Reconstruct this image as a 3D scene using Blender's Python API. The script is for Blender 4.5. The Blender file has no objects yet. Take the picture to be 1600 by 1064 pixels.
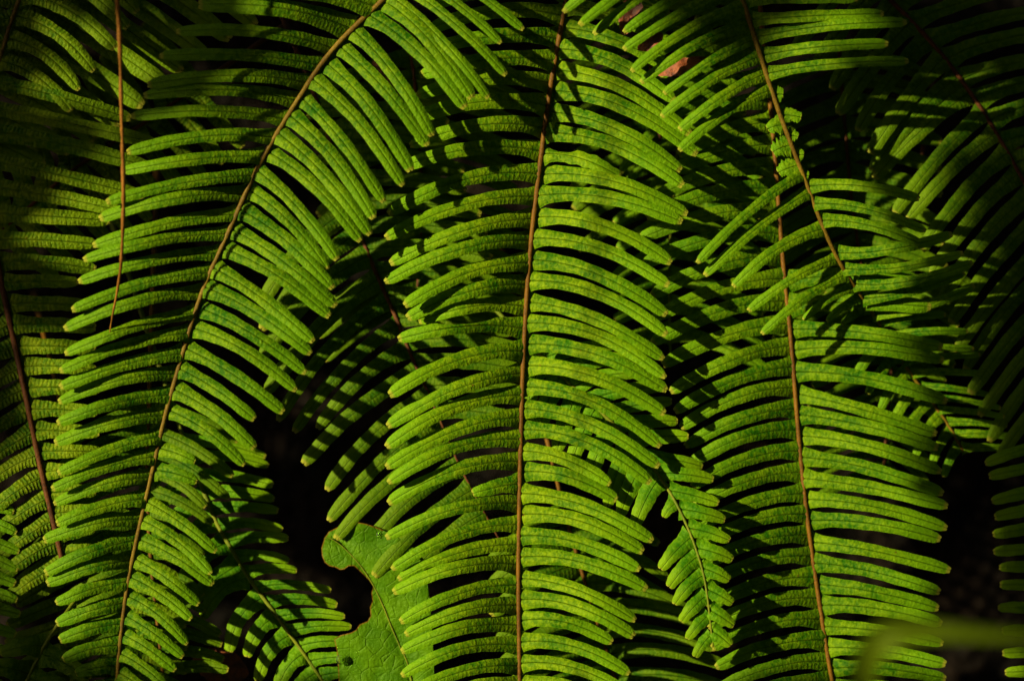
import bpy, math, random
from mathutils import Vector, Matrix, noise
from mathutils.geometry import delaunay_2d_cdt

# ------------------------------------------------------------------ camera, sky, sun, exposure
PITCH = math.radians(28)
CAM = Vector((0, 0, 1.5))
DIST = 1.3                                   # camera to the plane of the nearest fronds
MM = 0.0004                                  # metres on that plane per unit of the drawn layout
VIEW = Vector((0, math.cos(PITCH), -math.sin(PITCH)))
AX = Vector((1, 0, 0)); AY = Vector((0, math.sin(PITCH), math.cos(PITCH))); AZ = -VIEW
CENTRE = CAM + VIEW * DIST
scene = bpy.context.scene
cd = bpy.data.cameras.new('camera'); cam = bpy.data.objects.new('camera', cd)
scene.collection.objects.link(cam)
cam.location = CAM
cam.rotation_euler = (math.radians(90) - PITCH, 0, 0)
cd.sensor_width = 36; cd.lens = 36 * DIST / (1600 * MM)
cd.clip_start = 0.02; cd.clip_end = 500
cd.dof.use_dof = True; cd.dof.focus_distance = DIST - 0.01; cd.dof.aperture_fstop = 4.0
scene.camera = cam

SUN_LOCAL = Vector((-0.75, 0.24, 0.64)).normalized()      # towards the sun, in the bank's own axes
SUN = (AX * SUN_LOCAL.x + AY * SUN_LOCAL.y + AZ * SUN_LOCAL.z).normalized()
w = bpy.data.worlds.new('World'); scene.world = w; w.use_nodes = True
sky = w.node_tree.nodes.new('ShaderNodeTexSky'); sky.sky_type = 'NISHITA'; sky.sun_disc = False; sky.dust_density = 7.0; sky.air_density = 1.0; sky.ozone_density = 0.5
sky.sun_elevation = math.asin(SUN.z); sky.sun_rotation = math.atan2(SUN.x, SUN.y)
bg = w.node_tree.nodes['Background']; bg.inputs[1].default_value = 0.05
w.node_tree.links.new(sky.outputs[0], bg.inputs[0])
sl = bpy.data.lights.new('sun', 'SUN'); sl.energy = 5.0; sl.angle = math.radians(0.75); sl.color = (1.0, 0.86, 0.5)
so = bpy.data.objects.new('sun', sl); scene.collection.objects.link(so)
so.rotation_euler = SUN.to_track_quat('Z', 'Y').to_euler()
scene.view_settings.view_transform = 'Standard'; scene.view_settings.look = 'None'
scene.view_settings.gamma = 1; scene.view_settings.exposure = 1.15
try: scene.cycles.max_bounces = 6
except Exception: pass

# ------------------------------------------------------------------ helpers
R = random.Random(11)
def loc(x, y, z):
    """layout x (right), y (down), z (towards the viewer), all in layout units -> world"""
    zm = z * MM; k = (DIST - zm) / DIST
    return CENTRE + AX * ((x - 800) * MM * k) - AY * ((y - 532) * MM * k) + AZ * zm
def bank(u, v, d):
    """metres right, up the slope, out of the slope"""
    return CENTRE + AX * u + AY * v + AZ * d
def link(o, parent=None):
    scene.collection.objects.link(o)
    if parent is not None: o.parent = parent
    return o
def tag(o, label, cat, group=None, kind=None):
    if label: o['label'] = label
    if cat: o['category'] = cat
    if group: o['group'] = group
    if kind: o['kind'] = kind
    return o
def mesh_obj(name, verts, faces, mat, parent=None, origin=None, uvs=None, smooth=True):
    """verts in world space; origin in world space"""
    par = Vector(parent.location) if parent is not None and parent.type == 'EMPTY' else None
    if parent is not None and par is None: par = parent.matrix_world.translation
    org = Vector(origin) if origin is not None else Vector(verts[0])
    me = bpy.data.meshes.new(name)
    me.from_pydata([tuple(Vector(v) - org) for v in verts], [], faces)
    if smooth: me.polygons.foreach_set('use_smooth', [True] * len(me.polygons))
    if uvs:
        for nm, data in uvs.items():
            lay = me.uv_layers.new(name=nm)
            flat = []
            for l in me.loops: flat.extend(data[l.vertex_index])
            lay.data.foreach_set('uv', flat)
    me.materials.append(mat); me.update()
    o = bpy.data.objects.new(name, me)
    if parent is not None: o.location = org - parent['_w'] if False else org - WORLD[parent.name]
    else: o.location = org
    link(o, parent); WORLD[o.name] = org
    return o
WORLD = {}
def empty(name, p):
    o = bpy.data.objects.new(name, None); o.empty_display_size = 0.02; o.location = p
    link(o); WORLD[o.name] = Vector(p); return o

# ------------------------------------------------------------------ materials
class NT:
    def __init__(s, name):
        s.m = bpy.data.materials.new(name); s.m.use_nodes = True
        s.t = s.m.node_tree; s.n = s.t.nodes; s.l = s.t.links; s.n.clear()
        s.out = s.n.new('ShaderNodeOutputMaterial')
    def N(s, typ, ins=None, **kw):
        nd = s.n.new(typ)
        for k, v in kw.items(): setattr(nd, k, v)
        for k, v in (ins or {}).items():
            if isinstance(v, bpy.types.NodeSocket): s.l.new(v, nd.inputs[k])
            else: nd.inputs[k].default_value = v
        return nd
    def M(s, op, a, b=0.0, c=0.0, clamp=False):
        nd = s.n.new('ShaderNodeMath'); nd.operation = op; nd.use_clamp = clamp
        for i, v in enumerate((a, b, c)):
            if isinstance(v, bpy.types.NodeSocket): s.l.new(v, nd.inputs[i])
            else: nd.inputs[i].default_value = v
        return nd.outputs[0]
    def MR(s, v, a, b, c=0.0, d=1.0):
        nd = s.N('ShaderNodeMapRange', {0: v, 1: a, 2: b, 3: c, 4: d}); nd.interpolation_type = 'SMOOTHSTEP'
        return nd.outputs[0]
    def mix(s, f, a, b):
        nd = s.n.new('ShaderNodeMix'); nd.data_type = 'RGBA'
        for i, v in ((0, f), (6, a), (7, b)):
            if isinstance(v, bpy.types.NodeSocket): s.l.new(v, nd.inputs[i])
            else: nd.inputs[i].default_value = v if i == 0 else (v[0], v[1], v[2], 1)
        return nd.outputs[2]

def leaf_material(name, dark, light, tip, quilt=0.75, vein=0.26, old=0.0, gloss=0.55):
    t = NT(name)
    uv = t.N('ShaderNodeUVMap', uv_map='leaf').outputs[0]
    sx = t.N('ShaderNodeSeparateXYZ', {0: uv})
    s, v = sx.outputs[0], sx.outputs[1]
    av = t.M('ABSOLUTE', t.M('SUBTRACT', t.M('MULTIPLY', v, 2.0), 1.0))
    uv2 = t.N('ShaderNodeUVMap', uv_map='vein').outputs[0]
    sx2 = t.N('ShaderNodeSeparateXYZ', {0: uv2}); L = sx2.outputs[0]; rnd = sx2.outputs[1]
    geo = t.N('ShaderNodeNewGeometry'); P = geo.outputs[0]
    n1 = t.N('ShaderNodeTexNoise', {'Vector': P, 'Scale': 55.0, 'Detail': 3.0}).outputs[0]
    n2 = t.N('ShaderNodeTexNoise', {'Vector': P, 'Scale': 330.0, 'Detail': 3.0, 'Roughness': 0.6}).outputs[0]
    n3 = t.N('ShaderNodeTexNoise', {'Vector': P, 'Scale': 900.0, 'Detail': 1.0}).outputs[0]
    ph = t.M('SUBTRACT', t.M('MULTIPLY', L, 2 * math.pi / 0.27), t.M('MULTIPLY', av, 2.6))
    ph = t.M('ADD', ph, t.M('ADD', t.M('MULTIPLY', n1, 9.0), t.M('MULTIPLY', n2, 4.0)))
    ve = t.M('ADD', t.M('MULTIPLY', t.M('SINE', ph), 0.5), 0.5)
    ve = t.M('POWER', ve, 0.6)                               # plump between thin grooves
    fade = t.MR(av, 0.05, 0.3)
    mid = t.MR(av, 0.0, 0.085, 1.0, 0.0)
    fade = t.M('MULTIPLY', fade, t.MR(s, 0.0, 0.9, 1.0, 0.25))
    hgt = t.M('ADD', t.M('MULTIPLY', t.M('MULTIPLY', ve, fade), vein), t.M('MULTIPLY', n2, quilt * 2.2))
    hgt = t.M('ADD', hgt, t.M('MULTIPLY', n3, 0.8))
    hgt = t.M('SUBTRACT', hgt, t.M('MULTIPLY', mid, 1.2))
    bump = t.N('ShaderNodeBump', {'Strength': 1.0, 'Distance': 0.00052, 'Height': hgt}).outputs[0]
    f = t.M('ADD', t.M('MULTIPLY', t.MR(n1, 0.35, 0.65), 0.35), t.M('MULTIPLY', t.MR(n2, 0.38, 0.64), 0.55))
    f = t.M('ADD', f, t.M('MULTIPLY', ve, 0.12)); f = t.M('ADD', f, t.M('MULTIPLY', t.M('SUBTRACT', rnd, 0.5), 0.35), clamp=True)
    col = t.mix(f, dark, light)
    col = t.mix(t.MR(s, 0.40, 0.97, 0, 0.75), col, tip)
    col = t.mix(t.MR(av, 0.86, 1.0, 0, 0.35), col, tip)
    col = t.mix(t.M('MULTIPLY', mid, 0.42), col, (dark[0] * .5, dark[1] * .4, dark[2] * .5))
    # dry tan tip and a few brown specks
    col = t.mix(t.MR(s, 0.968, 0.992, 0, 0.75), col, (0.26, 0.24, 0.025))
    sp = t.N('ShaderNodeTexVoronoi', {'Vector': P, 'Scale': 95.0}).outputs['Distance']
    spot = t.M('MULTIPLY', t.MR(sp, 0.03, 0.075, 1, 0), t.MR(n1, 0.60 - old * .2, 0.66 - old * .2))
    col = t.mix(spot, col, (0.09, 0.035, 0.008))
    bs = t.N('ShaderNodeBsdfPrincipled', {'Base Color': col, 'Roughness': gloss, 'Specular IOR Level': 0.14, 'Specular Tint': (0.85, 1.0, 0.35, 1), 'Normal': bump})
    tr = t.N('ShaderNodeBsdfTranslucent', {'Color': t.mix(0.5, col, (light[0] * 1.2, light[1] * 1.25, light[2])), 'Normal': bump})
    mx = t.N('ShaderNodeMixShader', {0: 0.22, 1: bs.outputs[0], 2: tr.outputs[0]})
    t.l.new(mx.outputs[0], t.out.inputs[0])
    return t.m

LEAF = leaf_material('fern_green', (0.010, 0.066, 0.0005), (0.108, 0.192, 0.0018), (0.085, 0.200, 0.0015))
LEAF_BRIGHT_SUNLIT = leaf_material('fern_bright_sunlit_green', (0.014, 0.078, 0.0006), (0.142, 0.230, 0.0022), (0.105, 0.240, 0.002), vein=.25)  # yellower frond; its stronger sunlight is also put into the colour
LEAF_QUILT = leaf_material('fern_green_puckered', (0.012, 0.066, 0.0006), (0.125, 0.180, 0.003), (0.10, 0.18, 0.002), quilt=1.0, vein=1.0, old=.3)
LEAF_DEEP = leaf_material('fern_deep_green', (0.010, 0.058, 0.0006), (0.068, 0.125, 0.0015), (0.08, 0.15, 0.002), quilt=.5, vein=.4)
LEAF_YOUNG = leaf_material('fern_young_green', (0.016, 0.090, 0.0006), (0.080, 0.19, 0.0015), (0.14, 0.25, 0.002), quilt=.35, vein=.25)

def stem_material(name, a, b, bumpy=0.4):
    t = NT(name)
    P = t.N('ShaderNodeNewGeometry').outputs[0]
    n = t.N('ShaderNodeTexNoise', {'Vector': P, 'Scale': 60.0, 'Detail': 4.0}).outputs[0]
    n2 = t.N('ShaderNodeTexNoise', {'Vector': P, 'Scale': 700.0, 'Detail': 2.0}).outputs[0]
    col = t.mix(t.MR(t.M('ADD', t.M('MULTIPLY', n, .6), t.M('MULTIPLY', n2, .4)), .35, .65), a, b)
    bp = t.N('ShaderNodeBump', {'Strength': bumpy, 'Distance': .0008, 'Height': n2}).outputs[0]
    bs = t.N('ShaderNodeBsdfPrincipled', {'Base Color': col, 'Roughness': .6, 'Normal': bp, 'Specular IOR Level': .12})
    t.l.new(bs.outputs[0], t.out.inputs[0]); return t.m
STEM_BROWN = stem_material('stem_brown', (0.055, 0.022, 0.0015), (0.12, 0.055, 0.003))
STEM_OLIVE = stem_material('stem_olive', (0.06, 0.034, 0.002), (0.125, 0.082, 0.005))
STEM_RED = stem_material('stem_red_brown', (0.032, 0.010, 0.003), (0.088, 0.030, 0.008))
STEM_GREEN = stem_material('stem_green', (0.06, 0.09, 0.003), (0.12, 0.14, 0.006))
TWIG = stem_material('twig_tan', (0.10, 0.038, 0.004), (0.20, 0.085, 0.010))

# ------------------------------------------------------------------ curves
def catmull(pts, n=10):
    out = []
    P = [Vector(p) for p in pts]
    P = [P[0] * 2 - P[1]] + P + [P[-1] * 2 - P[-2]]
    for i in range(1, len(P) - 2):
        a, b, c, d = P[i - 1:i + 3]
        for k in range(n):
            t = k / n
            out.append(0.5 * ((2 * b) + (c - a) * t + (2 * a - 5 * b + 4 * c - d) * t * t + (3 * b - a - 3 * c + d) * t ** 3))
    out.append(P[-2]); return out
def tube(name, pts, radii, mat, parent=None, ring=8, origin=None, flat=1.0, rough=0.0):
    """pts world; radii metres"""
    vs, fs = [], []
    n = len(pts)
    for i, p in enumerate(pts):
        d = (pts[min(i + 1, n - 1)] - pts[max(i - 1, 0)]).normalized()
        s = d.cross(AZ); s = s.normalized() if s.length > 1e-5 else AX.copy()
        u = s.cross(d).normalized()
        r = radii[i] * (1 + rough * (noise.noise(p * 260)))
        for k in range(ring):
            a = 2 * math.pi * k / ring
            vs.append(p + s * (math.cos(a) * r) + u * (math.sin(a) * r * flat))
    for i in range(n - 1):
        for k in range(ring):
            a = i * ring + k; b = i * ring + (k + 1) % ring
            fs.append((a, b, b + ring, a + ring))
    fs.append(tuple(range(ring))[::-1]); fs.append(tuple((n - 1) * ring + k for k in range(ring)))
    return mesh_obj(name, vs, fs, mat, parent, origin or pts[0])

# ------------------------------------------------------------------ a leaflet
NL, NA = 26, 10
def leaflet(parent, base, tip, z0, width, bend=0.05, rise=0.38, drop=0.12, tw=0.22, mat=None, bites=(), ratty=0.0,
            curl=0.0, seed=0, label=None):
    rr = random.Random(seed)
    b = Vector((base[0], base[1])); t = Vector((tip[0], tip[1])); ch = t - b; Ln = ch.length
    if Ln < 2: return None
    perp = Vector((-ch.y, ch.x)) / Ln
    if perp.y < 0: perp = -perp                          # perp points down the picture
    c1 = b + ch * 0.42 - perp * (bend * 2 * Ln)
    wob, wobp = rr.uniform(.02, .05) * width, rr.uniform(0, 6)
    wz, wzp = rr.uniform(.01, .022) * Ln, rr.uniform(0, 6)
    vs, uv1, uv2, fs = [], [], [], []
    rnd = rr.random(); k0 = rr.uniform(0, 2)
    tipw = rr.uniform(.36, .50); skew = rr.uniform(-.25, .25)
    for i in range(NL + 1):
        s = i / NL
        s = s ** 0.92 if s < 1 else 1
        c = b * (1 - s) ** 2 + c1 * (2 * s * (1 - s)) + t * s * s
        d = ((c1 - b) * (2 * (1 - s)) + (t - c1) * (2 * s)).normalized()
        p = Vector((-d.y, d.x)); 
        if p.dot(perp) < 0: p = -p
        wd = 0.5 * width * (1.0 + 0.50 * math.exp(-s * Ln / (0.62 * width)) - 0.08 * math.sin(min(s / .35, 1) * math.pi * .5) - 0.12 * s)
        e = 1 - (1 - s) * Ln / (1.25 * width)              # last stretch rounds off
        if e > 0: wd *= tipw + (1 - tipw) * math.sqrt(max(0, 1 - e * e)) ** 0.8
        z = z0 + Ln * (rise * s - (rise * .42 + drop) * s ** 3) + wz * math.sin(s * 7 + wzp) - curl * Ln * max(0, s - .6) ** 2 * 3
        for j in range(NA + 1):
            v = -1 + 2 * j / NA; av = abs(v)
            wl = wd * (1 + .03 * math.sin(s * 37 + wobp * (1 + (v > 0))) + .05 * math.sin(s * 13 + wobp * (2 + (v > 0))) + ratty * .5 * noise.noise(Vector((s * 11, seed * 1.7 % 97, v > 0))))
            for (bs_, br, bd, side) in bites:
                if side * v > 0:
                    q = (s - bs_) / br
                    if abs(q) < 1: wl *= 1 - bd * (1 - q * q) ** .6
            off = v * wl
            cc = c + p * off + d * (0 if s < 1 else (-(0.10 if j == NA // 2 else 0) * width + skew * off * .4))
            zz = z + tw * off * (1 if s > .08 else s / .08) - 0.30 * wd * av ** 2.2 - (0.13 * wd if j == NA // 2 else 0)
            vs.append(loc(cc.x, cc.y, zz))
            uv1.append((s, j / NA)); uv2.append((k0 + s * Ln * MM * 100, rnd))
    m = NA + 1
    for i in range(NL):
        for j in range(NA):
            a = i * m + j; fs.append((a, a + 1, a + 1 + m, a + m))
    o = mesh_obj('leaflet', vs, fs, mat, parent, loc(b.x, b.y, z0), {'leaf': uv1, 'vein': uv2})
    if label: o['label'] = label
    return o

# ------------------------------------------------------------------ a frond
FROND_GROUP = 'fern fronds crossing one another on the bank'
NF = [0]
def frond(label, rachis, left=(), right=(), z=0.0, mat=None, stem=None, r0=5.0, r1=3.0, rise=None, drop=.03, tw=.22, rl=.54, rr_=.34,
          bendl=.06, bendr=.06, root=True, width=1.0, riser=None, jit=2.5, anchor=None, arch=0.0):
    """rachis: (x, y[, z]) points from root to tip.  left/right: lists of segments (y_first, y_last, [tips]) or ('xy', [(bx,by,tx,ty[,opts])])"""
    mat = mat or LEAF; stem = stem or STEM_BROWN
    NF[0] += 1; fid = NF[0]
    P3 = [(p[0], p[1], p[2] if len(p) > 2 else z) for p in rachis]
    core = catmull(P3, 12)
    for _ in range(40):
        core = [core[0]] + [core[i] * .5 + (core[i - 1] + core[i + 1]) * .25 for i in range(1, len(core) - 1)] + [core[-1]]
    full = list(core)
    if root:                                                # carry the stalk back to the soil of the bank
        p0, p1 = Vector(P3[0]), Vector(P3[1]); d = (p0 - p1); d.z = 0; d.normalize()
        a = anchor or 1.0
        pre = [(p0 + d * 330 * a) + Vector((0, 0, -1150 - p0.z)), p0 + d * 240 * a + Vector((0, 0, (-420 - p0.z) * .8)), p0 + d * 120 * a + Vector((0, 0, -(p0.z + 380) * .25)), p0]
        full = catmull([tuple(q) for q in pre], 8)[:-1] + core
    W = [loc(*p) for p in full]
    t = empty('fern_frond', W[0]); tag(t, label, 'fern frond', FROND_GROUP)
    n = len(W); nr = n - len(core)
    rad = [MM * (r0 * 1.15 if i < nr else r0 + (r1 - r0) * (i - nr) / max(1, len(core) - 1)) for i in range(n)]
    W2 = [q + AZ * (0.15 * MM * r0) for q in W]
    so_ = tube('stem', W2, rad, stem, t, 8, W[0], flat=.9, rough=.12)
    # arclength table on the core
    acc = [0.0]
    for i in range(1, len(core)): acc.append(acc[-1] + (core[i].xy - core[i - 1].xy).length)
    def at_len(q):
        q = max(0, min(acc[-1], q))
        for i in range(1, len(acc)):
            if acc[i] >= q:
                f = (q - acc[i - 1]) / max(1e-6, acc[i] - acc[i - 1]); return core[i - 1].lerp(core[i], f)
        return core[-1]
    def len_y(y):
        best = 0
        for i in range(1, len(core)):
            a, b2 = core[i - 1].y, core[i].y
            if (a - y) * (b2 - y) <= 0 and a != b2: return acc[i - 1] + (y - a) / (b2 - a) * (acc[i] - acc[i - 1])
        return 0 if abs(core[0].y - y) < abs(core[-1].y - y) else acc[-1]
    k = 0
    for side, segs, bend in ((-1, left, bendl), (1, right, bendr)):
        for seg in segs:
            ya, yb, tips = seg[0], seg[1], seg[2]; opts = seg[3] if len(seg) > 3 else {}
            la, lb = len_y(ya), len_y(yb); m = len(tips)
            sp = (lb - la) / max(1, m - 1) if m > 1 else 32
            for i, tp in enumerate(tips):
                if tp is None: continue
                q = la + sp * i
                bp = at_len(q); k += 1
                o = dict(opts); 
                if len(tp) > 2: o.update(tp[2])
                rr = random.Random(fid * 1000 + k)
                tg = at_len(q + 4) - at_len(q - 4); tg = Vector((tg.x, tg.y)).normalized()
                cv = Vector((tp[0] - bp.x, tp[1] - bp.y)).normalized()
                lean = max(.62, abs(tg.x * cv.y - tg.y * cv.x)) ** .8
                leaflet(t, (bp.x, bp.y), (tp[0], tp[1]), bp.z, abs(sp) * o.get('w', 1.0) * width * rr.uniform(.91, 1.04) * .80 * lean,
                        bend=o.get('bend', bend) + rr.uniform(-.015, .015), rise=o.get('rise', rise if rise is not None else (rl if side < 0 else rr_)) + rr.uniform(-.05, .05),
                        drop=o.get('drop', drop) + rr.uniform(-.04, .06), tw=o.get('tw', tw) + rr.uniform(-.1, .1),
                        mat=mat, bites=o.get('bites', ()), ratty=o.get('ratty', 0), curl=o.get('curl', 0), seed=fid * 1000 + k, label=o.get('label'))
    return t

def auto(pts_fn, n, j=4, seed=1):
    r = random.Random(seed); out = []
    for i in range(n):
        x, y = pts_fn(i / max(1, n - 1)); out.append((x + r.uniform(-j, j), y + r.uniform(-j, j)))
    return out
def lin(a, b, n, j=4, seed=1): return auto(lambda t: (a[0] + (b[0] - a[0]) * t, a[1] + (b[1] - a[1]) * t), n, j, seed)

# ------------------------------------------------------------------ ground: one sheet, flat, then the bank, then flat again
def ground():
    t = NT('dark_soil')
    P = t.N('ShaderNodeNewGeometry').outputs[0]
    n = t.N('ShaderNodeTexNoise', {'Vector': P, 'Scale': 14.0, 'Detail': 8.0, 'Roughness': .65}).outputs[0]
    n2 = t.N('ShaderNodeTexVoronoi', {'Vector': P, 'Scale': 70.0}).outputs['Distance']
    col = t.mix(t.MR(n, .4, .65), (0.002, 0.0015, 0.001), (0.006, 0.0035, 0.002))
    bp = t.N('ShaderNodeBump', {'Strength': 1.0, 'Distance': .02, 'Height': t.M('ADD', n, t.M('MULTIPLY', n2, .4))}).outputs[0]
    bs = t.N('ShaderNodeBsdfPrincipled', {'Base Color': col, 'Roughness': .95, 'Normal': bp, 'Specular IOR Level': .1})
    t.l.new(bs.outputs[0], t.out.inputs[0])
    back = CENTRE + AZ * -0.44
    vs, fs = [], []
    # profile across the slope: (v along the slope) -> world y, z
    prof = []
    v_foot = -back.z / AY.z
    foot = back + AY * v_foot; top = back + AY * 2.6
    for q in (-120, -40, -12, -4, -1.5, -.6, -.25): prof.append(Vector((0, foot.y + q, 0)))
    m = 80
    for i in range(m + 1): prof.append(foot.lerp(top, i / m))
    for q in (.3, .8, 2, 6, 20, 60, 150): prof.append(Vector((0, top.y + q, top.z + min(q, 3) * .12)))
    xs = [-150, -50, -15, -6, -3.5] + [-2.4 + 4.8 * i / 110 for i in range(111)] + [3.5, 6, 15, 50, 150]
    for p in prof:
        for x in xs:
            q = Vector((x, p.y, p.z)); hh = noise.fractal(q * 4, 1.0, 2.0, 4) * .035
            vs.append(q + AZ * hh if p.z > 0 else q + Vector((0, 0, hh * .5)))
    w_ = len(xs)
    for i in range(len(prof) - 1):
        for k in range(w_ - 1):
            a = i * w_ + k; fs.append((a, a + 1, a + w_ + 1, a + w_))
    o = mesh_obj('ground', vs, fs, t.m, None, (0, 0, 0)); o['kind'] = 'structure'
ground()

# ------------------------------------------------------------------ the fronds, nearest first
def B(s, r, d, side): return {'bites': ((s, r, d, side),)}
# A: the long arching frond on the left
frond('long fern frond arching from top centre down to the lower left, with a straw-brown stem',
      [(700, -110, 108), (650, -55, 104), (600, 0, 100), (520, 75, 95), (470, 150, 93), (420, 230, 90), (385, 300, 86), (350, 380, 81), (322, 440, 76), (298, 510, 69),
       (275, 590, 63), (258, 650, 57), (242, 720, 51), (228, 780, 45), (212, 850, 37), (198, 920, 28), (188, 1000, 20), (183, 1064, 12), (180, 1150, 1)],
      left=[(-65, 47, [(400, -80), (360, -50), (335, -20), (310, 8)], {}),
            (77, 1140, [(275, 50), (249, 88), (230, 133), (224, 150), (205, 182), (198, 238), (190, 268), (166, 316), (155, 342), (145, 384), (130, 406), (122, 440),
                        (112, 485), (100, 514), (101, 553), (93, 580), (93, 605), (91, 628), (89, 661), (85, 692), (90, 739), (81, 764), (84, 787), (88, 818), (68, 844),
                        (70, 895), (73, 912), (87, 942), (88, 974), (93, 1000), (98, 1030), (118, 1052), (110, 1082), (112, 1110), (118, 1140)], {'bend': .045})],
      right=[(-75, -8, [(852, -10), (818, 47), (783, 68), (791, 118), (764, 154)], {'bend': .05}),
             (0, 640, [(738, 154), (727, 169), (676, 213), (669, 228), (642, 268), (630, 291), (600, 316), (584, 342), (579, 367), (564, 377), (527, 406), (512, 421), (520, 451),
                       (525, 479), (515, 495), (490, 534), (486, 553), (478, 583), (463, 610), (443, 644), (398, 655, {'w': .9}), (398, 700), (382, 727)], {'bend': .05}),
             (700, 735, [(305, 721, {'w': .8}), (308, 752, {'w': .8, 'ratty': .5})], {}),
             (783, 1140, [(338, 862), (330, 896), (333, 913), (311, 944), (299, 967), (293, 1006), (286, 1026), (274, 1047), (262, 1075), (255, 1105), (250, 1130), (245, 1160), (240, 1180)], {'bend': .05})],
      stem=STEM_OLIVE, r0=4.4, r1=3.1, bendl=.05, bendr=.05, rl=.46)
# B: the big upright frond in the middle
frond('tall upright fern frond down the centre with the widest sunlit blade and orange-brown stem',
      [(900, -130, 10), (892, -60, 10), (885, 0, 10), (868, 90, 10), (855, 170, 8), (845, 250, 6), (835, 330, 4), (828, 400, 2), (822, 480, 0), (818, 560, 0), (815, 640, 0),
       (813, 720, 0), (811, 820, 2), (810, 900, 5), (811, 980, 8), (812, 1064, 12), (813, 1160, 16)],
      left=[(-80, 272, [(700, -70), (690, -30), (680, 8), (672, 45), (664, 80), (656, 118), (652, 150), (645, 185), (640, 228), (625, 262), (606, 334)], {}),
            (307, 755, [(602, 372), (609, 412), (601, 441), (632, 478), (636, 497), (654, 502, dict(B(.93, .1, .8, -1), curl=.3)), (622, 530, B(.5, .22, .75, -1)), (608, 617), (605, 666), (603, 698),
                        (603, 730), (606, 754), (606, 786), (738, 771, {'w': .95, 'bend': .03})], {}),
            (787, 1135, [(603, 840), (612, 889), (622, 905, B(.85, .15, .5, 1)), (614, 925), (625, 971), (633, 991), (627, 1018), (627, 1055), (640, 1082), (650, 1108), (655, 1140), (660, 1170)], {'bend': .08})],
      right=[(-60, 44, [(1040, -20), (1045, 25), (1050, 70), (1052, 112)], {}),
             (77, 1136, [(1054, 159), (1079, 211), (1089, 242), (1064, 267), (1067, 291), (969, 277, dict(B(.25, .2, .7, -1), ratty=.5)), (1074, 335), (1066, 347), (1049, 411), (1045, 446), (1042, 492), (1042, 523), (1037, 561),
                        (1040, 590), (1042, 610), (1039, 646), (1032, 698), (1030, 729), (1017, 754), (954, 756), (964, 781), (1020, 845), (1005, 862), (1000, 890), (1011, 920),
                        (993, 969), (991, 994), (957, 1003), (984, 1052), (985, 1085), (978, 1112), (975, 1140), (970, 1170)], {'bend': .085})],
      mat=LEAF_BRIGHT_SUNLIT, stem=STEM_BROWN, r0=4.3, r1=3.5, bendl=.075)
# C: the right-hand frond
frond('straight fern frond in the lower right whose right leaflets end against a black gap',
      [(1180, -60, -100), (1192, 60, -100), (1205, 175, -98), (1215, 300, -95), (1225, 430, -90), (1235, 520, -85), (1243, 620, -80), (1253, 740, -78), (1268, 860, -74), (1283, 960, -70),
       (1300, 1064, -66), (1318, 1160, -62)],
      left=[(-20, 505, [(1010, 60), (1015, 92), (1030, 120), (1040, 150), (1045, 185), (1050, 215), (1060, 243), (1040, 272), (1022, 308), (1010, 340), (998, 374), (1003, 414), (1017, 462), (1017, 500), (1018, 536), (1035, 570)], {}),
            (539, 1130, [(1047, 612), (1054, 643), (1063, 668), (1070, 697), (1076, 725), (1080, 760), (1084, 790), (1090, 822), (1088, 855), (1096, 885), (1100, 915), (1105, 948),
                         (1106, 980), (1112, 1012), (1118, 1042), (1122, 1075), (1130, 1105), (1135, 1135), (1140, 1165)], {'bend': .07})],
      right=[(180, 478, [None, None, None, None, None, None, None, (1450, 445), (1455, 480)], {}),
             (515, 1044, [(1473, 543), (1475, 563), (1480, 627), (1464, 678), (1466, 700), (1471, 737), (1474, 771), (1481, 791), (1480, 825), (1470, 842), (1485, 891), (1469, 925),
                          (1467, 950), (1472, 974), (1474, 1005), (1478, 1037), (1478, 1060)], {'bend': .035}),
             (1076, 1140, [(1480, 1090), (1482, 1122), (1484, 1155)], {})],
      stem=STEM_BROWN, r0=4.0, r1=3.3, bendl=.065, bendr=.04, tw=.15, rl=.46, rr_=.36)
# D: left edge
frond('fern frond at the left edge with puckered leaflets and a dark red-brown stem',
      [(-70, 60, -20), (-48, 180, -18), (-25, 300, -16), (-6, 400, -16), (18, 515, -18), (40, 615, -22), (60, 715, -26), (80, 800, -30), (96, 868, -34), (104, 905, -36)],
      right=[(118, 375, [(205, 186), (245, 224), (237, 263), (226, 307), (190, 330), (172, 345), (150, 382)], {'bend': .015, 'w': .85}),
             (410, 868, [(150, 421), (122, 441), (146, 478), (150, 512), (150, 546), (150, 578), (155, 610), (152, 644), (155, 676), (158, 706), (158, 738), (150, 768), (150, 797), (148, 826), (140, 856)], {'bend': .02})],
      left=[(300, 880, lin((-150, 400), (-20, 960), 18, 5, 3), {'bend': .05})],
      mat=LEAF_QUILT, stem=STEM_RED, r0=5.5, r1=4.2, rise=.2, drop=.1, tw=.1)
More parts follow.
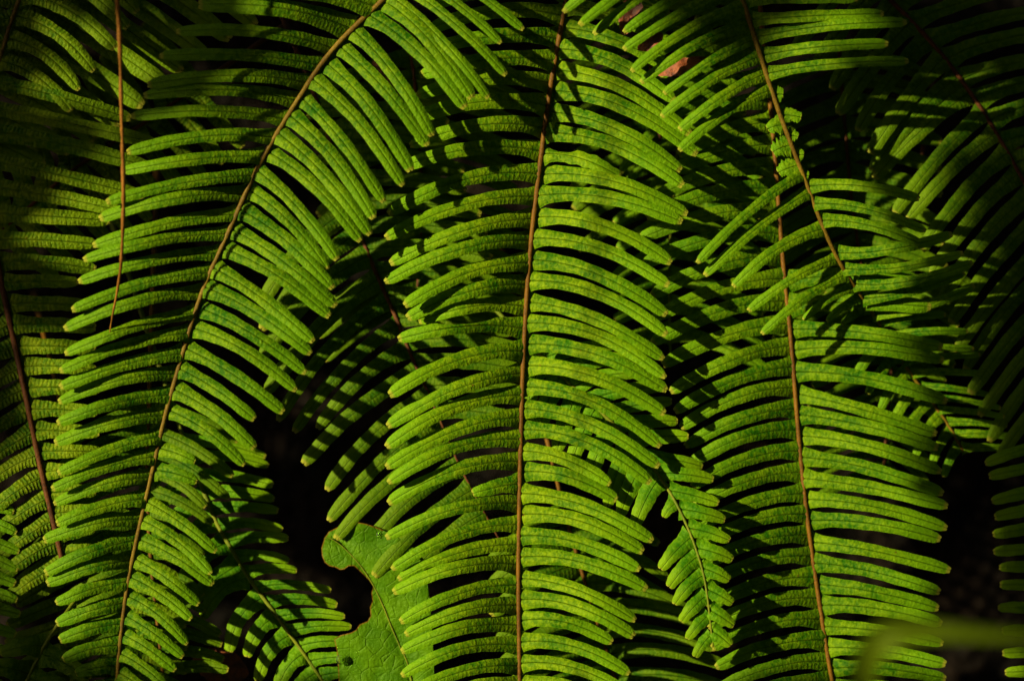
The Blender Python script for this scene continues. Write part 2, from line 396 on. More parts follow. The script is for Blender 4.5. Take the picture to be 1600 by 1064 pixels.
# E: the frond crossing the top right, eaten in its middle
frond('fern frond crossing the upper right, its middle eaten down to ragged stubs',
      [(1105, -150, 60), (1135, -70, 56), (1160, 0, 52), (1189, 90, 44), (1215, 170, 34), (1240, 235, 26), (1265, 300, 14), (1300, 390, 0), (1340, 455, -30), (1376, 508, -100),
       (1415, 575, -150), (1474, 651, -165), (1505, 705, -170)],
      left=[(-120, 140, [(880, 20), (905, 40), (927, 54), (974, 51), (974, 78), (986, 112), (1001, 130), (1037, 147), (1033, 183), (1061, 203), (1061, 236)], {'bend': .05, 'w': .9}),
            (195, 258, [(1199, 202, {'ratty': .8, 'w': 1.1}), (1207, 238, {'ratty': .8, 'w': 1.2}), (1216, 270, {'ratty': .8, 'w': 1.2})], {'rise': .1}),
            (272, 300, [(1089, 411), (1101, 431)], {'w': .8, 'bend': .03}),
            (357, 374, [(1145, 448)], {'w': .85}), (404, 428, [(1169, 486), (1190, 522)], {'w': .85}),
            (448, 482, [(1255, 500), (1292, 502), (1315, 507)], {'w': .9}),
            (530, 695, [(1335, 590), (1355, 615), (1375, 640), (1392, 668), (1410, 690), (1430, 712), (1455, 730), (1475, 745)], {'w': .9})],
      right=[(-120, 0, [(1330, -110), (1345, -85), (1360, -58), (1372, -30), (1340, -2)], {'bend': .03}),
             (32, 116, [(1381, 22), (1417, 35), (1388, 69), (1420, 96)], {'bend': .02, 'w': .9}),
             (150, 275, [(1224, 148, {'ratty': .9}), (1252, 184, {'ratty': .8, 'w': .95}), (1247, 214, {'ratty': 1.0, 'w': .9}), (1256, 242, {'ratty': .9, 'w': .9}), (1264, 275, {'ratty': 1.0, 'w': .8})], {'rise': .1}),
             (292, 345, [(1437, 311), (1447, 361), (1441, 382)], {'bend': .05}),
             (395, 490, [(1488, 366), (1505, 395), (1520, 410), (1508, 426), (1523, 446)], {'bend': -.05, 'w': .9}),
             (505, 700, [(1478, 492), (1513, 518), (1522, 545), (1532, 554), (1547, 586), (1547, 617), (1564, 638), (1570, 651), (1574, 666), (1584, 683), (1575, 700)], {'bend': .03, 'w': .85})],
      stem=STEM_OLIVE, r0=4.6, r1=2.4, tw=.2)
# F: under A and B
frond('shaded fern frond slanting down behind the central frond, crossed by bars of sunlight',
      [(455, 60, -150), (500, 170, -140), (535, 285, -130), (566, 374, -122), (589, 431, -118), (617, 492, -114), (633, 533, -110), (650, 573, -106), (671, 617, -100), (691, 665, -95),
       (712, 715, -92), (745, 780, -90), (790, 860, -90)],
      left=[(170, 437, [None, None, None, None, (412, 470), (408, 515), (408, 560), (415, 615)], {}),
            (470, 800, [(434, 658), (459, 675), (496, 670), (474, 725), (510, 766), (513, 814), (524, 842), (560, 868), (584, 900), (620, 925)], {'bend': .06, 'w': .85})],
      right=[(170, 640, lin((700, 190), (850, 660), 14, 6, 5), {'bend': .05})],
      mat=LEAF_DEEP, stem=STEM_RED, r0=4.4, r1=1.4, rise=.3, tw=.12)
# H: small curved frond beside B
frond('small curved young fern frond with short stubby leaflets right of the central frond',
      [(830, 540, -60), (890, 600, -50), (940, 645, -42), (985, 688, -34), (1015, 724, -14), (1045, 765, 6), (1071, 815, 20), (1088, 859, 28), (1101, 903, 34), (1108, 954, 38), (1114, 1010, 40)],
      right=[(560, 648, [(960, 540), (985, 560), (1010, 582), (1035, 605), (1050, 627)], {}),
             (665, 985, [(1059, 658), (1076, 682), (1098, 729), (1115, 749), (1123, 786), (1133, 812), (1140, 844), (1145, 874), (1140, 906), (1145, 942), (1147, 977), (1142, 1008)], {'bend': .04})],
      left=[(560, 745, [(820, 650), (840, 680), (870, 705), (890, 730), (915, 760), (949, 791), (969, 805), (993, 819)], {'bend': .04}),
            (785, 785, [(1037, 808, {'w': .7})], {}),
            (838, 990, [(1032, 889), (1045, 917), (1054, 944), (1064, 971), (1074, 998), (1086, 1026)], {'bend': .05})],
      mat=LEAF_YOUNG, stem=STEM_GREEN, r0=3.2, r1=1.4, rise=.3, drop=.1, width=1.16, anchor=.9)
# M: lower left small frond
frond('fern frond left of the chewed broad leaf, slanting down right with drooping left leaflets',
      [(255, 590, -150), (285, 680, -140), (310, 745, -130), (335, 812, -118), (365, 862, -108), (392, 908, -98), (427, 954, -90), (451, 988, -84), (478, 1025, -80), (502, 1060, -78), (540, 1120, -76)],
      right=[(690, 1080, [(415, 714), (420, 728), (427, 758), (429, 780), (435, 798), (442, 827), (451, 841), (452, 876), (464, 891), (517, 923), (527, 945), (539, 963), (549, 979),
                          (560, 1005), (570, 1030), (580, 1055), (590, 1080)], {'bend': .06})],
      left=[(700, 880, [(215, 790), (225, 820), (240, 850), (262, 880), (280, 910), (298, 940)], {}),
            (903, 1080, [(316, 967), (358, 1019), (386, 1026), (403, 1064), (432, 1088), (455, 1110), (480, 1130)], {'bend': .14})],
      mat=LEAF_YOUNG, stem=STEM_GREEN, r0=3.8, r1=2.6, rise=.25)
# T: dark frond in the top right
frond('dark shaded fern frond hanging down the right edge with long slanting leaflets',
      [(1330, -70, -140), (1390, 0, -140), (1451, 61, -140), (1505, 129, -142), (1552, 200, -145), (1600, 284, -150), (1645, 370, -155), (1690, 470, -160), (1730, 580, -160)],
      left=[(-50, 120, [(1240, 80), (1270, 110), (1300, 140), (1309, 179), (1340, 205), (1359, 240), (1361, 268)], {'bend': .03}),
            (145, 540, [(1366, 279), (1397, 335), (1417, 343), (1440, 392), (1455, 430), (1470, 470), (1485, 505), (1495, 545), (1508, 578), (1515, 615), (1530, 650), (1545, 690), (1560, 715)], {'bend': .04, 'w': .95})],
      right=[(-50, 540, lin((1530, -120), (1930, 500), 19, 6, 8), {'bend': .05})],
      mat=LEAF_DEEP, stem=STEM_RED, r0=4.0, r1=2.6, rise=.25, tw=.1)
# R: right bottom edge
frond('fern frond mostly beyond the lower right edge, only its leaflet tips showing against black',
      [(1640, 520, -120), (1660, 640, -115), (1668, 760, -112), (1676, 880, -110), (1680, 1000, -110), (1686, 1120, -110)],
      left=[(690, 1090, [(1539, 724), (1545, 744), (1549, 783), (1554, 808), (1551, 835), (1552, 862), (1561, 886), (1562, 913), (1559, 949), (1565, 985), (1566, 1020), (1570, 1050), (1574, 1080)], {'bend': .03, 'w': .85})],
      right=[(560, 1100, lin((1800, 600), (1820, 1130), 15, 5, 9), {})],
      mat=LEAF_YOUNG, r0=4, r1=2.6, rise=.25)
# L: low frond under B and H
frond('low fern frond behind the curved young frond, its leaflets reaching right between the stems',
      [(858, 700, -170), (880, 790, -165), (905, 880, -160), (930, 960, -155), (955, 1040, -150), (975, 1110, -150)],
      right=[(800, 1060, [(1030, 850), (1044, 905), (1050, 940), (1078, 956), (1102, 977), (1118, 1013), (1138, 1041), (1140, 1075)], {'bend': .07, 'w': .9})],
      left=[(800, 1080, lin((760, 880), (800, 1160), 8, 4, 6), {})],
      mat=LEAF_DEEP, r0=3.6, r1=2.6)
# N: under A, lower left
frond('fern frond hidden beneath the lower left frond, only its right leaflet ends showing',
      [(235, 560, -110), (232, 650, -105), (230, 740, -100), (232, 830, -95), (240, 920, -92), (250, 1010, -90), (262, 1120, -90)],
      right=[(640, 1080, [(372, 690), (364, 744), (357, 779), (322, 792), (333, 818), (315, 840), (318, 868), (322, 893), (318, 930), (320, 955), (345, 992), (347, 1007), (350, 1030), (357, 1046), (360, 1080)], {'bend': .07, 'w': .9})],
      left=[(640, 1080, lin((90, 700), (110, 1140), 14, 5, 12), {})],
      mat=LEAF_DEEP, r0=3.6, r1=2.6)
# O, P, Q: bottom left corner
frond('fern frond in the bottom left corner with long leaflets slanting down towards the edge',
      [(130, 770, -90), (150, 850, -85), (162, 930, -82), (168, 1010, -80), (172, 1110, -80)],
      left=[(800, 1080, [(30, 880), (26, 912), (24, 944), (10, 977), (8, 1006), (30, 1040), (40, 1070), (50, 1100)], {'bend': .02, 'w': .9})],
      right=[(800, 1080, lin((280, 840), (300, 1120), 9, 4, 13), {})],
      mat=LEAF_QUILT, r0=3.4, r1=2.4, rise=.2)
frond('small fern frond tip poking in from the left edge near the bottom corner',
      [(-70, 760, -30), (-64, 850, -28), (-58, 930, -26), (-56, 1010, -24), (-56, 1090, -24)],
      right=[(780, 1060, [(22, 800), (26, 832), (30, 862), (28, 890), (24, 912), (27, 937), (32, 960), (25, 991), (17, 1021), (20, 1050), (24, 1082)], {'bend': .06})],
      mat=LEAF, r0=3.4, r1=2.4)
frond('short dark fern frond rising at the very bottom left with two broad leaflets',
      [(98, 965, -20), (80, 990, -16), (62, 1022, -14), (42, 1062, -12), (20, 1110, -10)],
      right=[(1020, 1100, [(140, 1062), (130, 1092), (110, 1120)], {'w': 1.0, 'bend': .05})],
      left=[(1010, 1100, [(0, 1020), (-20, 1040), (-40, 1075)], {'w': .9})],
      mat=LEAF_DEEP, stem=STEM_GREEN, r0=3.0, r1=2.4, anchor=.6)
# I, J, K: top left corner
frond('brownish-green fern frond in the top left corner with leaflets drooping steeply',
      [(60, -90, 0), (42, -30, 0), (22, 20, -4), (5, 75, -8), (-12, 130, -12)],
      right=[(-80, 95, [(215, 20), (200, 45), (180, 77), (147, 112), (124, 141), (111, 174)], {'bend': .09, 'w': .95})],
      left=[(-80, 100, lin((-90, 0), (-140, 160), 6, 4, 3), {})],
      mat=LEAF_QUILT, stem=STEM_OLIVE, r0=3.8, r1=3.0, rise=.2)
frond('broad-leafleted fern frond behind the top left corner running down right in shade',
      [(-190, 190, -70), (-110, 90, -70), (-30, 10, -70), (60, -60, -72), (160, -120, -75), (270, -170, -80)],
      left=[(160, -160, [(70, 260), (110, 238), (150, 218), (187, 197), (224, 166), (258, 135), (285, 112), (325, 90), (360, 62), (400, 40), (430, 15), (460, -10)], {'bend': .03, 'w': 1.0})],
      mat=LEAF_QUILT, stem=STEM_RED, r0=4, r1=3, rise=.15, tw=.05)
frond('low fern frond deep under the left fronds, a red-brown stem crossing its short leaflets',
      [(330, 120, -170), (230, 190, -165), (118, 262, -160), (52, 318, -155), (-20, 380, -150)],
      right=[(140, 360, [(380, 230), (350, 255), (320, 280), (290, 300), (262, 322), (235, 345), (205, 365), (178, 385), (150, 405), (120, 420), (90, 435)], {'bend': .0, 'w': .95})],
      left=[(140, 360, [(220, 40), (190, 60), (160, 85), (130, 110), (100, 135), (70, 160), (40, 185), (10, 215), (-20, 240)], {'w': .95})],
      mat=LEAF_QUILT, stem=STEM_RED, r0=3.6, r1=2.6, rise=.1, tw=.05)
frond('yellowish fern frond deep behind the centre, glimpsed between the central and right fronds',
      [(1075, 120, -230), (1060, 220, -225), (1050, 330, -220), (1045, 440, -220), (1048, 560, -220)],
      left=[(170, 520, [(970, 270), (972, 298), (1000, 330), (960, 350), (965, 390), (958, 435), (950, 470), (960, 500), (955, 540)], {'w': .8})],
      right=[(170, 520, lin((1190, 240), (1200, 580), 9, 5, 4), {'w': .8})],
      mat=LEAF, stem=STEM_GREEN, r0=3, r1=2)
for i, (lab, pts, a, b, c, d) in enumerate([
    ('deep shaded fern frond behind the gap between the left and central fronds', [(640, 60), (655, 200), (660, 340), (650, 480)], (480, 150), (500, 560), (820, 130), (810, 520)),
    ('deep shaded fern frond behind the eaten stem in the upper right', [(1310, 60), (1320, 200), (1335, 350), (1360, 500)], (1180, 150), (1220, 570), (1450, 110), (1500, 540)),
    ('deep shaded fern frond behind the crossing of the eaten frond and the right frond', [(1420, 380), (1405, 480), (1390, 600), (1380, 740)], (1280, 450), (1250, 800), (1520, 450), (1440, 780)),
    ('deep shaded fern frond under the top centre behind the brown dead leaves', [(1000, -60), (1010, 60), (1030, 200), (1045, 330)], (870, 20), (900, 390), (1150, 10), (1190, 370)),
]):
    frond(lab, [(p[0], p[1], -240 - 8 * i) for p in pts], left=[(pts[0][1] + 30, pts[-1][1] - 10, lin(a, b, 12, 8, i), {})], right=[(pts[0][1] + 30, pts[-1][1] - 10, lin(c, d, 12, 8, i + 7), {})],
          mat=LEAF_DEEP, stem=STEM_RED, r0=3.6, r1=2.4)

# ------------------------------------------------------------------ hanging dry stem at the left
pts = catmull([(150, -520, -400), (172, -360, 200), (180, -120, 320), (183, 0, 290), (187, 60, 275), (190, 180, 245), (193, 300, 215), (190, 400, 185), (184, 450, 165), (176, 492, 145), (171, 522, 125)], 10)
W = [loc(*p) for p in pts]
o = tube('dry_stem', W, [MM * (2.9 if i < 60 else 2.9 - 2.1 * (i - 60) / (len(W) - 60)) * (1 + .25 * max(0, math.sin(i * .8))) for i in range(len(W))], TWIG, None, 8, W[0], rough=.5)
tag(o, 'thin bare tan stem hanging straight down in front of the left fronds', 'dry stem')

# ------------------------------------------------------------------ chewed broad leaf with drops
def broad_leaf():
    t = NT('broad_leaf_green')
    P = t.N('ShaderNodeNewGeometry').outputs[0]
    n = t.N('ShaderNodeTexNoise', {'Vector': P, 'Scale': 60.0, 'Detail': 6.0}).outputs[0]
    n2 = t.N('ShaderNodeTexNoise', {'Vector': P, 'Scale': 500.0, 'Detail': 2.0}).outputs[0]
    vor = t.N('ShaderNodeTexVoronoi', {'Vector': P, 'Scale': 130.0}, feature='DISTANCE_TO_EDGE').outputs[0]
    net = t.MR(vor, 0.0, 0.08, 1, 0)
    uv = t.N('ShaderNodeSeparateXYZ', {0: t.N('ShaderNodeUVMap', uv_map='edge').outputs[0]}).outputs[0]
    col = t.mix(t.MR(n, .35, .65), (0.034, 0.105, 0.0008), (0.064, 0.155, 0.0015))
    col = t.mix(t.M('MULTIPLY', net, .22), col, (0.06, 0.15, 0.003))
    col = t.mix(t.MR(uv, 0.0, 2.6, .9, 0), col, (0.14, 0.05, 0.006))
    h = t.M('ADD', t.M('SUBTRACT', t.M('MULTIPLY', n2, .6), t.M('MULTIPLY', net, .22)), t.M('MULTIPLY', n, 1.6))
    bp = t.N('ShaderNodeBump', {'Strength': 1.0, 'Distance': .0012, 'Height': h}).outputs[0]
    bs = t.N('ShaderNodeBsdfPrincipled', {'Base Color': col, 'Roughness': .5, 'Normal': bp, 'Specular IOR Level': .12, 'Specular Tint': (.85, 1, .4, 1)})
    tr = t.N('ShaderNodeBsdfTranslucent', {'Color': col})
    mx = t.N('ShaderNodeMixShader', {0: .25, 1: bs.outputs[0], 2: tr.outputs[0]}); t.l.new(mx.outputs[0], t.out.inputs[0])
    outl = [(507, 840), (514, 830), (530, 822), (555, 815), (572, 818), (592, 825), (618, 838), (646, 856), (662, 885), (670, 925), (675, 980), (678, 1040), (678, 1100), (668, 1150), (630, 1180), (585, 1170), (545, 1125), (530, 1080),
            (528, 1040), (526, 1015), (522, 998), (532, 992), (548, 988), (556, 984), (562, 975), (574, 970), (579, 962), (578, 948), (582, 938), (580, 926), (583, 916), (576, 906), (568, 898), (560, 890), (553, 884), (545, 884), (538, 889), (531, 890), (524, 886), (514, 884), (507, 878), (503, 868), (502, 856), (505, 847)]
    mid = catmull([(507, 840), (520, 843), (540, 858), (562, 882), (582, 912), (598, 945), (612, 980), (625, 1010), (638, 1040), (648, 1100), (652, 1165)], 8)
    def inside(x, y):
        c = False; m = len(outl); j = m - 1
        for i in range(m):
            (xi, yi), (xj, yj) = outl[i], outl[j]
            if (yi > y) != (yj > y) and x < (xj - xi) * (y - yi) / (yj - yi) + xi: c = not c
            j = i
        return c
    def dseg(p, a, b):
        ab = b - a; t_ = max(0, min(1, (p - a).dot(ab) / max(1e-9, ab.length_squared))); q = a + ab * t_
        return (p - q).length, (ab.x * (p.y - a.y) - ab.y * (p.x - a.x))
    dense = []
    m = len(outl)
    for i in range(m):
        a, b = Vector(outl[i]), Vector(outl[(i + 1) % m]); k = max(1, int((b - a).length / 6))
        for q in range(k): dense.append(a.lerp(b, q / k))
    pts = list(dense); nb = len(dense)
    r = random.Random(5)
    mv = [Vector((q.x, q.y)) for q in mid]
    mp = [q for q in mv[1:] if inside(q.x, q.y)]
    edges = [(i, (i + 1) % nb) for i in range(nb)]
    pts += mp
    y = 812
    while y < 1185:
        x = 498
        while x < 745:
            p = Vector((x + r.uniform(-2, 2), y + r.uniform(-2, 2)))
            if inside(p.x, p.y) and min((p - q).length for q in dense) > 3 and min((p - q).length for q in mp) > 4: pts.append(p)
            x += 7
        y += 7
    V, E, F, *_ = delaunay_2d_cdt(pts, edges, [], 1, 1e-4)
    vs, uv = [], []
    for p in V:
        best = (1e9, 0)
        for i in range(len(mv) - 1):
            d = dseg(p, mv[i], mv[i + 1])
            if d[0] < best[0]: best = d
        d, s = best
        up = s < 0
        z = -62 + (min(d, 90) * (.40 if up else .16)) - (d ** 1.6) * (.022 if up else .012) - (2.2 * math.exp(-d / 2.5)) + 6 * noise.noise(Vector((p.x / 38, p.y / 38, 2))) + .9 * math.sin((p.x * .55 - p.y * .83) * (1 if up else -.9) / 7.5) * min(1, d / 12)
        z -= max(0, 560 - p.x) * (.35 if up else .05)
        de = min(dseg(p, dense[i], dense[(i + 1) % nb])[0] for i in range(nb)) if p.x < 600 else 9
        vs.append(loc(p.x, p.y, z)); uv.append((de, 0))
    t0 = empty('broad_leaf_plant', loc(690, 1260, -700))
    tag(t0, 'smooth broad green leaf with a chewed bite, curled tip beside the central frond', 'leaf')
    mesh_obj('leaf_blade', vs, [tuple(f) for f in F], t.m, t0, loc(640, 1150, -60), {'edge': uv})
    ms = [loc(q.x, q.y, -62.2 + (0.35 * 0) - max(0, 560 - q.x) * .05) for q in mv]
    tube('midrib', ms, [MM * (0.7 + 0.9 * i / len(ms)) for i in range(len(ms))], STEM_GREEN, t0, 6)
    st = [loc(*q) for q in catmull([(690, 1260, -700), (700, 1230, -400), (672, 1210, -150), (652, 1165, -62)], 8)]
    tube('stalk', st, [MM * 3.2] * len(st), STEM_GREEN, t0, 7)
broad_leaf()
t = NT('water'); bs = t.N('ShaderNodeBsdfPrincipled', {'Base Color': (1, 1, 1, 1), 'Roughness': .02, 'IOR': 1.33, 'Transmission Weight': 1.0}); t.l.new(bs.outputs[0], t.out.inputs[0]); WATER = t.m
for (x, y, z, r, lab) in ((593, 836, -55, 5.5, 'small round water drop near the top of the chewed broad leaf'), (532, 1030, -56, 7.5, 'larger water drop low on the left side of the chewed broad leaf')):
    c = loc(x, y, z); vs, fs = [], []; nr_, ns_ = 9, 16
    for i in range(nr_):
        a = math.pi * i / (nr_ - 1)
        for k in range(ns_):
            q = 2 * math.pi * k / ns_
            h = math.cos(a); h = h * .75 if h > 0 else h * .25
            vs.append(c + (AX * (math.sin(a) * math.cos(q)) + AY * (math.sin(a) * math.sin(q) * 1.08) + AZ * h) * (r * MM))
    for i in range(nr_ - 1):
        for k in range(ns_):
            a = i * ns_ + k; b = i * ns_ + (k + 1) % ns_; fs.append((a, b, b + ns_, a + ns_))
    tag(mesh_obj('water_drop', vs, fs, WATER, None, c), lab, 'water drop', 'drops on the broad leaf')

# ------------------------------------------------------------------ dead leaves
t = NT('dead_leaf_brown')
P = t.N('ShaderNodeNewGeometry').outputs[0]
n = t.N('ShaderNodeTexNoise', {'Vector': P, 'Scale': 120.0, 'Detail': 5.0, 'Roughness': .7}).outputs[0]
col = t.mix(t.MR(n, .38, .62), (0.05, 0.010, 0.002), (0.20, 0.045, 0.006))
bp = t.N('ShaderNodeBump', {'Strength': 1, 'Distance': .002, 'Height': n}).outputs[0]
bs = t.N('ShaderNodeBsdfPrincipled', {'Base Color': col, 'Roughness': .7, 'Normal': bp}); t.l.new(bs.outputs[0], t.out.inputs[0])
DEAD = t.m
def dead_leaf(x, y, z, L, Wd, ang, lab, seed):
    r = random.Random(seed); ca, sa = math.cos(ang), math.sin(ang); vs, fs = [], []
    nl, na = 18, 8
    for i in range(nl + 1):
        s = i / nl; wd = Wd * math.sin(math.pi * min(1, s * .96 + .03)) ** .7 * (1 + .25 * noise.noise(Vector((s * 9, seed, 0))))
        for j in range(na + 1):
            v = -1 + 2 * j / na
            px = (s - .5) * L; py = v * wd * .5
            zz = z + .35 * abs(py) + 5 * noise.noise(Vector((px / 14, py / 10, seed * 3.1))) - .004 * px * px
            vs.append(loc(x + px * ca - py * sa, y + px * sa + py * ca, zz))
    m = na + 1
    for i in range(nl):
        for j in range(na):
            a = i * m + j; fs.append((a, a + 1, a + 1 + m, a + m))
    tag(mesh_obj('dead_leaf', vs, fs, DEAD, None, loc(x, y, z)), lab, 'dead leaf', 'dead brown leaves caught among the fronds')
dead_leaf(985, 22, 66, 70, 34, 1.9, 'curled rust-brown dead leaf at the very top, upper one of those near the eaten frond', 1)
dead_leaf(1016, 66, 66, 46, 26, 2.6, 'small crumpled dark-red dead leaf between the two other dead leaves by the eaten frond', 2)
dead_leaf(1068, 104, 66, 92, 26, -.25, 'long orange-brown dead leaf under the eaten frond, lowest and widest of the three', 3)
dead_leaf(602, 118, -110, 60, 30, .9, 'brown dead leaf glimpsed between leaflets of the long arching frond', 4)
dead_leaf(345, 1040, -170, 90, 60, .3, 'dark reddish dead leaf lying low in the gap at bottom left', 5)

# ------------------------------------------------------------------ the out-of-focus blade in front
pts = catmull([(1300, 1520, 700), (1318, 1260, 1150), (1338, 1110, 1350), (1356, 1030, 1430), (1390, 992, 1450), (1450, 985, 1450), (1530, 990, 1450), (1620, 996, 1440), (1720, 1010, 1400)], 10)
vs, fs = [], []
for i, p in enumerate(pts):
    d = (pts[min(i + 1, len(pts) - 1)] - pts[max(i - 1, 0)]); d = Vector((d.x, d.y)).normalized(); q = Vector((-d.y, d.x))
    s = i / (len(pts) - 1); hw = 21 * (1 - .8 * max(0, s - .45) / .55) + 5 * math.exp(-((s - .5) / .1) ** 2)
    for v in (-1, -.5, 0, .5, 1):
        vs.append(loc(p.x + q.x * v * hw, p.y + q.y * v * hw, p.z + abs(v) * 8))
for i in range(len(pts) - 1):
    for j in range(4):
        a = i * 5 + j; fs.append((a, a + 1, a + 6, a + 5))
t = NT('blade_green'); bs = t.N('ShaderNodeBsdfPrincipled', {'Base Color': (0.055, 0.085, 0.002, 1), 'Specular IOR Level': .05, 'Roughness': .6})
tr = t.N('ShaderNodeBsdfTranslucent', {'Color': (0.10, 0.13, 0.003, 1)}); mx = t.N('ShaderNodeMixShader', {0: .35, 1: bs.outputs[0], 2: tr.outputs[0]}); t.l.new(mx.outputs[0], t.out.inputs[0])
o = mesh_obj('grass_blade', vs, fs, t.m, None, loc(*pts[0])); tag(o, 'blurred yellow-green bent grass blade very near at the bottom right', 'grass blade')

# ------------------------------------------------------------------ unseen tree added to shade the bank; crown gaps shaped for the sun
LIT = [(980, 300, 170, 250, 1), (30, 800, 110, 220, .75), (100, 60, 200, 90, .35), (850, 60, 90, 70, .5), (730, 160, 190, 200, 1), (470, 60, 130, 60, .3), (400, 200, 110, 120, .1), (450, 470, 150, 260, 1), (330, 640, 130, 160, 1), (900, 470, 180, 330, 1), (960, 260, 160, 150, 1), (700, 430, 130, 200, 1),
       (800, 850, 260, 330, 1), (90, 240, 150, 110, .75), (80, 470, 150, 140, .8), (230, 430, 140, 110, .7), (120, 700, 140, 140, .9), (190, 860, 150, 130, 1), (230, 1010, 140, 110, 1), (60, 930, 80, 90, .6), (80, 60, 70, 50, .5),
       (1370, 95, 170, 75, 1), (1262, 240, 50, 75, 1), (1160, 365, 170, 120, 1), (1405, 410, 115, 50, 1), (1110, 190, 80, 60, .7), (1110, 90, 90, 60, .9), (1290, 540, 120, 50, 1), (1310, 720, 125, 150, 1), (1310, 920, 125, 190, 1),
       (1080, 880, 130, 260, .45), (1060, 560, 110, 110, .9), (1440, 900, 50, 200, .5), (1400, 290, 50, 30, .8), (1470, 250, 45, 45, .7), (1450, 600, 60, 40, .4), (560, 990, 200, 130, 1), (470, 900, 110, 120, 1), (340, 900, 110, 130, .8), (1060, 860, 110, 180, 1), (1350, 1040, 260, 60, 1)]
def lit_at(x, y):
    x += 22 * noise.noise(Vector((x / 60, y / 60, 4.0))); y += 22 * noise.noise(Vector((x / 60, y / 60, 9.0)))
    b = 0
    for (cx, cy, rx, ry, p) in LIT:
        if ((x - cx) / rx) ** 2 + ((y - cy) / ry) ** 2 < 1: b = max(b, p)
    return b
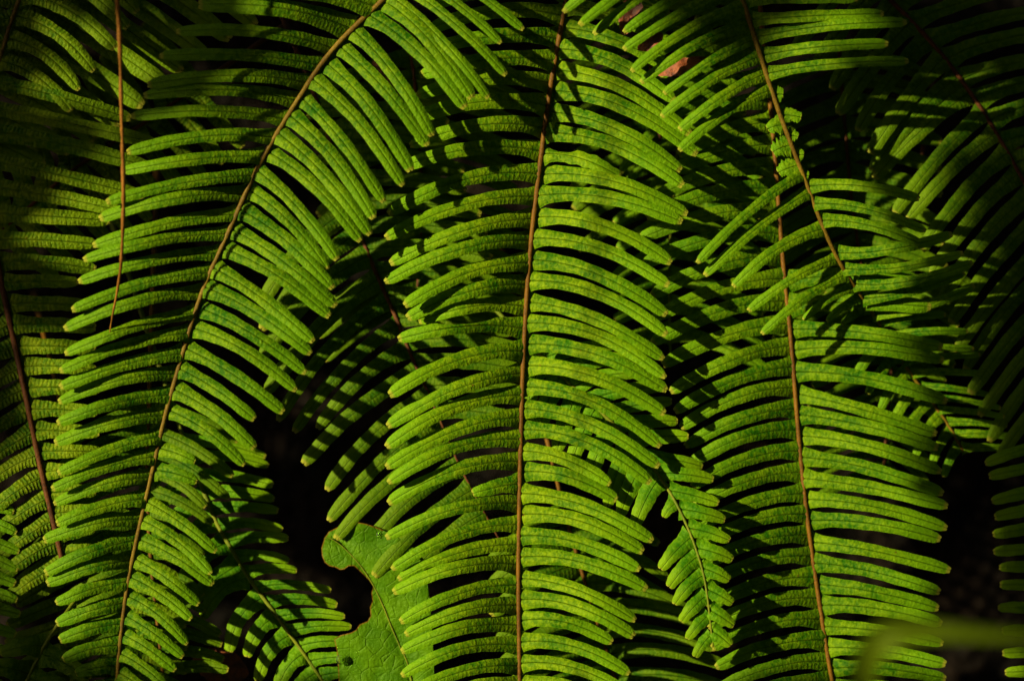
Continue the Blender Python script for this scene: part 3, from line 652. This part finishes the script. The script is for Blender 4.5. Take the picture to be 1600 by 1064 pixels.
def added_shade_tree():
    r = random.Random(77)
    t = NT('tree_leaf_green')
    P = t.N('ShaderNodeNewGeometry').outputs[0]
    n = t.N('ShaderNodeTexNoise', {'Vector': P, 'Scale': 9.0, 'Detail': 3.0}).outputs[0]
    bs = t.N('ShaderNodeBsdfPrincipled', {'Base Color': t.mix(n, (0.02, 0.06, 0.006), (0.05, 0.11, 0.01)), 'Roughness': .5, 'Specular IOR Level': .3}); t.l.new(bs.outputs[0], t.out.inputs[0])
    hw, hh = 0.32, 0.213
    root = bank(1.9, 0, 0); root = Vector((2.2, root.y - 1.6, 0))
    T = empty('added_shade_tree', root); tag(T, 'added low broad-leaved tree outside the picture, shaped to shade the ferns', 'tree')
    vs, fs = [], []; cents = []; cover = set()
    def add_leaf(c, L, W, nrm, ax):
        sd = nrm.cross(ax).normalized(); a = len(vs)
        prof = ((0, 0), (.3, .5), (.6, .42), (1, 0), (.6, -.42), (.3, -.5))
        for (q, v) in prof: vs.append(c + ax * ((q - .5) * L) + sd * (v * W) + nrm * (abs(v) * W * .25))
        vs.append(c - ax * (.1 * L))
        for k in range(6): fs.append((a + 6, a + k, a + (k + 1) % 6))
    tries = 0; kept = 0
    while kept < 8500 and tries < 60000:
        tries += 1
        d = Vector((r.gauss(0, 1), r.gauss(0, 1), r.gauss(0, 1))).normalized()
        if d.z < -0.25: continue
        rad = 1.15 + .95 * r.random()
        c = bank(0, 0, .12) + d * rad
        q = c - CENTRE; lx, ly, lz = q.dot(AX), q.dot(AY), q.dot(AZ)
        if lz < .02: continue
        if c.z < .25: continue
        dd = DIST - lz                                     # clear of the view
        if dd > -.12 and abs(lx) < hw * max(dd, 0) / DIST + .20 and abs(ly) < hh * max(dd, 0) / DIST + .20: continue
        s_ = lz / SUN_LOCAL.z                               # where its shadow falls on the fronds
        sx = 800 + (lx - SUN_LOCAL.x * s_) / MM; sy = 532 - (ly - SUN_LOCAL.y * s_) / MM
        if -300 < sx < 1900 and -300 < sy < 1364:
            if r.random() < max(lit_at(sx, sy), lit_at(sx + 45, sy), lit_at(sx - 45, sy), lit_at(sx, sy + 45), lit_at(sx, sy - 45)): continue
        if lz > .6 and .05 < (lx - SUN_LOCAL.x / SUN_LOCAL.z * (lz - .58)) < .3 and -.17 < (ly - SUN_LOCAL.y / SUN_LOCAL.z * (lz - .58)) < -.03: continue
        L = r.uniform(.07, .12)
        nrm = (-d + Vector((r.uniform(-.5, .5), r.uniform(-.5, .5), r.uniform(-.5, .5)))).normalized()
        ax = nrm.orthogonal().normalized(); ax = (Matrix.Rotation(r.uniform(0, 6.28), 3, nrm) @ ax)
        add_leaf(c, L, L * .55, nrm, ax); kept += 1
        if kept % 120 == 0: cents.append(c)
        if -300 < sx < 1900 and -300 < sy < 1364: cover.add((int(sx // 60), int(sy // 60)))
    for gx in range(-5, 33):                                # extra leaves added to block the sun over fully shaded ferns
        for gy in range(-5, 24):
            for rep_ in range(5):
                sx, sy = gx * 60 + r.uniform(0, 60), gy * 60 + r.uniform(0, 60)
                if max(lit_at(sx, sy), lit_at(sx + 40, sy), lit_at(sx - 40, sy), lit_at(sx, sy + 40), lit_at(sx, sy - 40)) > .3: continue
                tt = r.uniform(.8, 1.7)
                lx = (sx - 800) * MM + SUN_LOCAL.x * tt; ly = -(sy - 532) * MM + SUN_LOCAL.y * tt; lz = SUN_LOCAL.z * tt
                dd = DIST - lz
                if dd > -.12 and abs(lx) < hw * max(dd, 0) / DIST + .14 and abs(ly) < hh * max(dd, 0) / DIST + .14: continue
                c = bank(lx, ly, lz)
                nrm = (-SUN + Vector((r.uniform(-.5, .5), r.uniform(-.5, .5), r.uniform(-.5, .5)))).normalized()
                ax = Matrix.Rotation(r.uniform(0, 6.28), 3, nrm) @ nrm.orthogonal().normalized()
                L = r.uniform(.06, .09); add_leaf(c, L, L * .55, nrm, ax)
    mesh_obj('crown', vs, fs, t.m, T, bank(0, 0, 1.5), smooth=False)
    trunk = [root + Vector((0, 0, -.1)), root + Vector((-.05, .02, .8)), root + Vector((-.15, 0, 1.6)), root + Vector((-.4, .1, 2.4)), Vector((1.0, root.y + .3, 3.0)), Vector((.2, root.y + .6, 3.25))]
    tp = catmull([tuple(p) for p in trunk], 8)
    bark = stem_material('bark', (0.03, 0.02, 0.012), (0.08, 0.055, 0.035), 1)
    tr = tube('trunk', tp, [.11 - .09 * i / len(tp) for i in range(len(tp))], bark, T, 10, root)
    bp = [bank((x - 800) * MM + SUN_LOCAL.x * q, -(y - 532) * MM + SUN_LOCAL.y * q, SUN_LOCAL.z * q) for (x, y, q) in
          ((1060, -560, 1.5), (1030, -200, 1.2), (1010, 150, 1.05), (985, 330, 1.0), (965, 470, .98), (948, 600, .96), (938, 690, .95), (925, 760, .95))]
    bp = catmull([tuple(p) for p in bp], 6)
    tube('branch', bp, [.0026 - .001 * i / len(bp) for i in range(len(bp))], bark, T, 7)  # thin unseen twig added to cast a shadow band on the central frond
    for k, c in enumerate(cents[::4]):
        st = tp[min(len(tp) - 2, 14 + (k * 5) % 24)]
        mid = (st + c) * .5 + Vector((0, 0, .35))
        p = catmull([tuple(st), tuple(mid), tuple(c)], 6)
        bad = False
        for q in p:
            w_ = q - CENTRE; lz = w_.dot(AZ); dd = DIST - lz
            if dd > -.1 and abs(w_.dot(AX)) < hw * max(dd, 0) / DIST + .12 and abs(w_.dot(AY)) < hh * max(dd, 0) / DIST + .12: bad = True
            s_ = lz / SUN_LOCAL.z; sx = 800 + (w_.dot(AX) - SUN_LOCAL.x * s_) / MM; sy = 532 - (w_.dot(AY) - SUN_LOCAL.y * s_) / MM
            if lit_at(sx, sy) > .5: bad = True
        if not bad: tube('branch', p, [.014 - .011 * i / len(p) for i in range(len(p))], bark, T, 6)
added_shade_tree()
